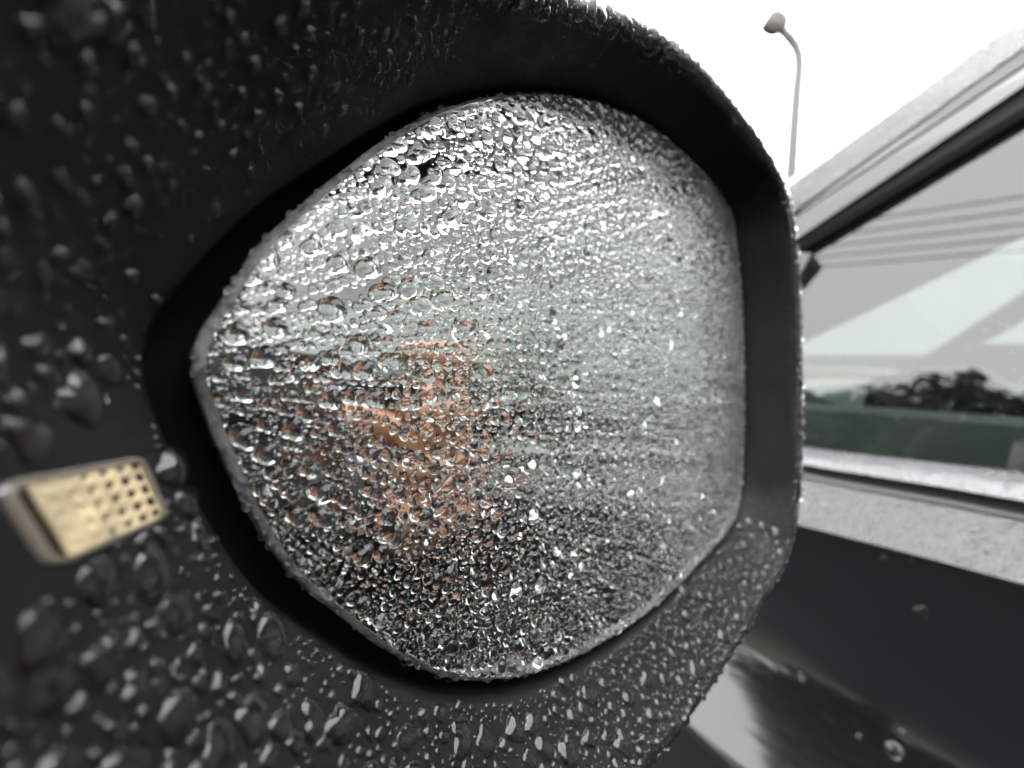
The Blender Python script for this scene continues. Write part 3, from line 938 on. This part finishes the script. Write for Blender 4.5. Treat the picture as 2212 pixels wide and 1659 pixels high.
# ------------------------------------------------------------------ trees across the road, mirrored in the door
def tree(name, x, y, h, cr_, label, seed):
    g = np.random.default_rng(seed)
    t = empty(name, (x, y, 0)); tag(t, label, 'tree', 'trees across the road')
    tube('trunk', [Vector((x, y, -.05)), Vector((x + .05, y, h * .3)), Vector((x - .05, y + .1, h * .6)), Vector((x, y, h * .9))], [h * .03, h * .024, h * .015, .02], M['bark'], t, 10)
    n = 24000
    d = g.normal(size=(n, 3)); d /= np.linalg.norm(d, axis=1)[:, None]
    rad = g.random(n) ** .45
    lobes = 1 + .25 * np.sin(4 * d[:, 0] + seed) * np.cos(5 * d[:, 2]) + .15 * np.sin(9 * d[:, 1])
    c = d * (rad * lobes)[:, None] * np.array([cr_, cr_, h * .44]) + np.array([x, y, h * .54])
    a = g.normal(size=(n, 3)); a /= np.linalg.norm(a, axis=1)[:, None]
    b = np.cross(a, d + .01); b /= np.linalg.norm(b, axis=1)[:, None]
    s = g.uniform(.08, .17, n)[:, None]
    V = np.stack([c - a * s, c - b * s * .5, c + a * s, c + b * s * .5], 1).reshape(-1, 3)
    mesh('crown', V, [(4 * i, 4 * i + 1, 4 * i + 2, 4 * i + 3) for i in range(n)], M['leaf'], t)
for k, (x, y, h, c_) in enumerate(((-7.2, .9, 5.8, 1.7), (-7.4, 3.1, 5.6, 1.7), (-9.5, 10.5, 2.6, 1.6), (-7.6, -1.6, 5.8, 1.8), (-8.5, -5, 6, 2.2))):
    tree('leafy_tree', x, y, h, c_, ['leafy tree level with the mirror across the road', 'slim leafy tree just ahead of the mirror across the road', 'low bushy tree farthest ahead across the road', 'leafy tree behind the photographer across the road', 'tallest leafy tree farthest back across the road'][k], 40 + k)

# ------------------------------------------------------------------ phone and the person holding it (seen only in the mirror)
def C3(x, y, z): return CO + cr * x + cu * y + cf * z
ph = empty('phone', C3(.06, -.03, -.006)); tag(ph, 'dark smartphone held sideways up to the wing mirror', 'phone')
bm = bmesh.new()
box_bm(bm, (0, 0, 0), (.148, .072, .008)); bmesh.ops.bevel(bm, geom=[e for e in bm.edges if abs((e.verts[0].co - e.verts[1].co).z) > .004], offset=.009, segments=5, profile=.5, affect='EDGES')
Rm = Matrix((cr, cu, -cf)).transposed()
bmesh.ops.transform(bm, matrix=Matrix.Translation(C3(.055, -.024, -.0085)) @ Rm.to_4x4(), verts=bm.verts)
me = bpy.data.meshes.new('phone_body'); bm.to_mesh(me); link_mesh('phone_body', me, M['phone'], ph)
for (lx, ly) in ((0, 0), (0, -.022), (.019, -.011)):
    rr = [[C3(lx + r * math.cos(q), ly + r * math.sin(q), z) for q in [2 * math.pi * k / 24 for k in range(24)]] for r, z in ((.0075, -.0048), (.0075, -.0026), (.0062, -.0024), (.006, -.0034), (.0001, -.0036))]
    grid('lens_ring', rr, M['phone_ring'], ph, True, True)

def capsule_chain(bm, pts, rads, seg=14):
    rows_ = []
    P_ = [Vector(p) for p in pts]
    t0 = (P_[0] - P_[1]).normalized(); t1 = (P_[-1] - P_[-2]).normalized()
    pp, rr = [], []
    for a in (1., .85, .5): pp.append(P_[0] + t0 * rads[0] * a); rr.append(rads[0] * math.sqrt(max(.004, 1 - a * a)))
    for p, r in zip(P_, rads): pp.append(p); rr.append(r)
    for a in (.5, .85, 1.): pp.append(P_[-1] + t1 * rads[-1] * a); rr.append(rads[-1] * math.sqrt(max(.004, 1 - a * a)))
    for row in tube_rows(pp, rr, seg): rows_.append([bm.verts.new(p) for p in row])
    for i in range(len(rows_) - 1):
        for j in range(seg):
            bm.faces.new((rows_[i][j], rows_[i][(j + 1) % seg], rows_[i + 1][(j + 1) % seg], rows_[i + 1][j]))
    bm.faces.new(rows_[0][::-1]); bm.faces.new(rows_[-1])
def remeshed(name, chains, voxel, m, parent, smooth=4):
    bm = bmesh.new()
    for p, r in chains: capsule_chain(bm, p, r)
    bmesh.ops.recalc_face_normals(bm, faces=bm.faces)
    me = bpy.data.meshes.new(name); bm.to_mesh(me); bm.free()
    o = link_mesh(name, me, m, parent)
    md_ = o.modifiers.new('remesh', 'REMESH'); md_.mode = 'VOXEL'; md_.voxel_size = voxel; md_.use_smooth_shade = True
    sm = o.modifiers.new('smooth', 'SMOOTH'); sm.factor = .5; sm.iterations = smooth
    return o
fh = Vector((math.sin(YAW), math.cos(YAW), 0))
per = empty('person', CO + cr * .12 - fh * .5 - Vector((0, 0, CAM_H)))
tag(per, 'person in dark jacket holding a phone up to the mirror', 'person')
def B(x, y, z): return CO + cr * x + fh * y + Vector((0, 0, z - CAM_H))
wrist = C3(.24, -.10, .002)
jk = [([B(.12, -.5, .95), B(.12, -.5, 1.15), B(.12, -.49, 1.36)], [.16, .165, .15]),
      ([B(-.07, -.5, 1.4), B(.31, -.5, 1.4)], [.075, .075]), ([B(.12, -.5, 1.38), B(.12, -.48, 1.47)], [.09, .065]),
      ([B(.32, -.5, 1.39), B(.35, -.40, 1.12)], [.07, .055]), ([B(.35, -.40, 1.12), wrist + (B(.35, -.4, 1.12) - wrist) * .12], [.055, .04]),
      ([B(-.08, -.5, 1.39), B(-.13, -.5, 1.12), B(-.13, -.42, .9)], [.07, .055, .04])]
remeshed('jacket', jk, .012, M['jacket'], per)
tr = [([B(.05, -.5, .93), B(.19, -.5, .93)], [.14, .14]), ([B(.03, -.5, .9), B(.02, -.49, .5), B(.02, -.51, .19)], [.095, .065, .05]), ([B(.21, -.5, .9), B(.22, -.49, .5), B(.22, -.51, .19)], [.095, .065, .05])]
remeshed('trousers', tr, .012, M['trousers'], per)
for x in (.02, .22):
    remeshed('shoe', [([B(x, -.55, .15), B(x, -.40, .14)], [.045, .04])], .01, M['shoe'], per)
head = [([B(.12, -.48, 1.44), B(.12, -.47, 1.56)], [.058, .055]), ([B(.12, -.47, 1.63), B(.12, -.465, 1.70)], [.078, .08]), ([B(.12, -.42, 1.56), B(.12, -.43, 1.61)], [.045, .055]),
        ([B(.12, -.385, 1.645), B(.12, -.37, 1.615)], [.008, .014]), ([B(.04, -.47, 1.65), B(.04, -.475, 1.62)], [.012, .01]), ([B(.20, -.47, 1.65), B(.20, -.475, 1.62)], [.012, .01])]
remeshed('head', head, .006, M['skin'], per, 3)
remeshed('hair', [([B(.12, -.485, 1.70), B(.12, -.475, 1.725)], [.088, .078]), ([B(.12, -.51, 1.66), B(.12, -.5, 1.6)], [.08, .065])], .008, M['hair'], per)
remeshed('hand', [([B(-.13, -.41, .88), B(-.13, -.39, .80), B(-.125, -.38, .74)], [.03, .035, .018])], .006, M['skin'], per)
# right hand closed round the end of the phone
palm = C3(.185, -.055, -.012)
hand = [([wrist, C3(.23, -.065, .014)], [.027, .026]), ([C3(.22, -.015, .028), C3(.22, -.08, .026)], [.02, .022]), ([C3(.21, -.03, .018), C3(.21, -.08, .016)], [.02, .02])]
for k, (y, L) in enumerate(((.013, .60), (-.018, .70), (-.050, .66), (-.082, .50))):
    b0_ = C3(.22, y - .006, .03)
    hand.append(([b0_, C3(.195, y, .046), C3(.195 - .036 * L, y + .002, .042), C3(.195 - .066 * L, y + .004, .022)], [.0112, .0100, .0092, .0080]))
hand.append(([C3(.205, -.03, -.010), C3(.18, -.022, -.026), C3(.145, -.024, -.026)], [.013, .012, .010]))
hand.append(([C3(.2, -.09, .01), C3(.21, -.085, .03)], [.02, .018]))
remeshed('hand', hand, .0024, M['skin'], per, 3)
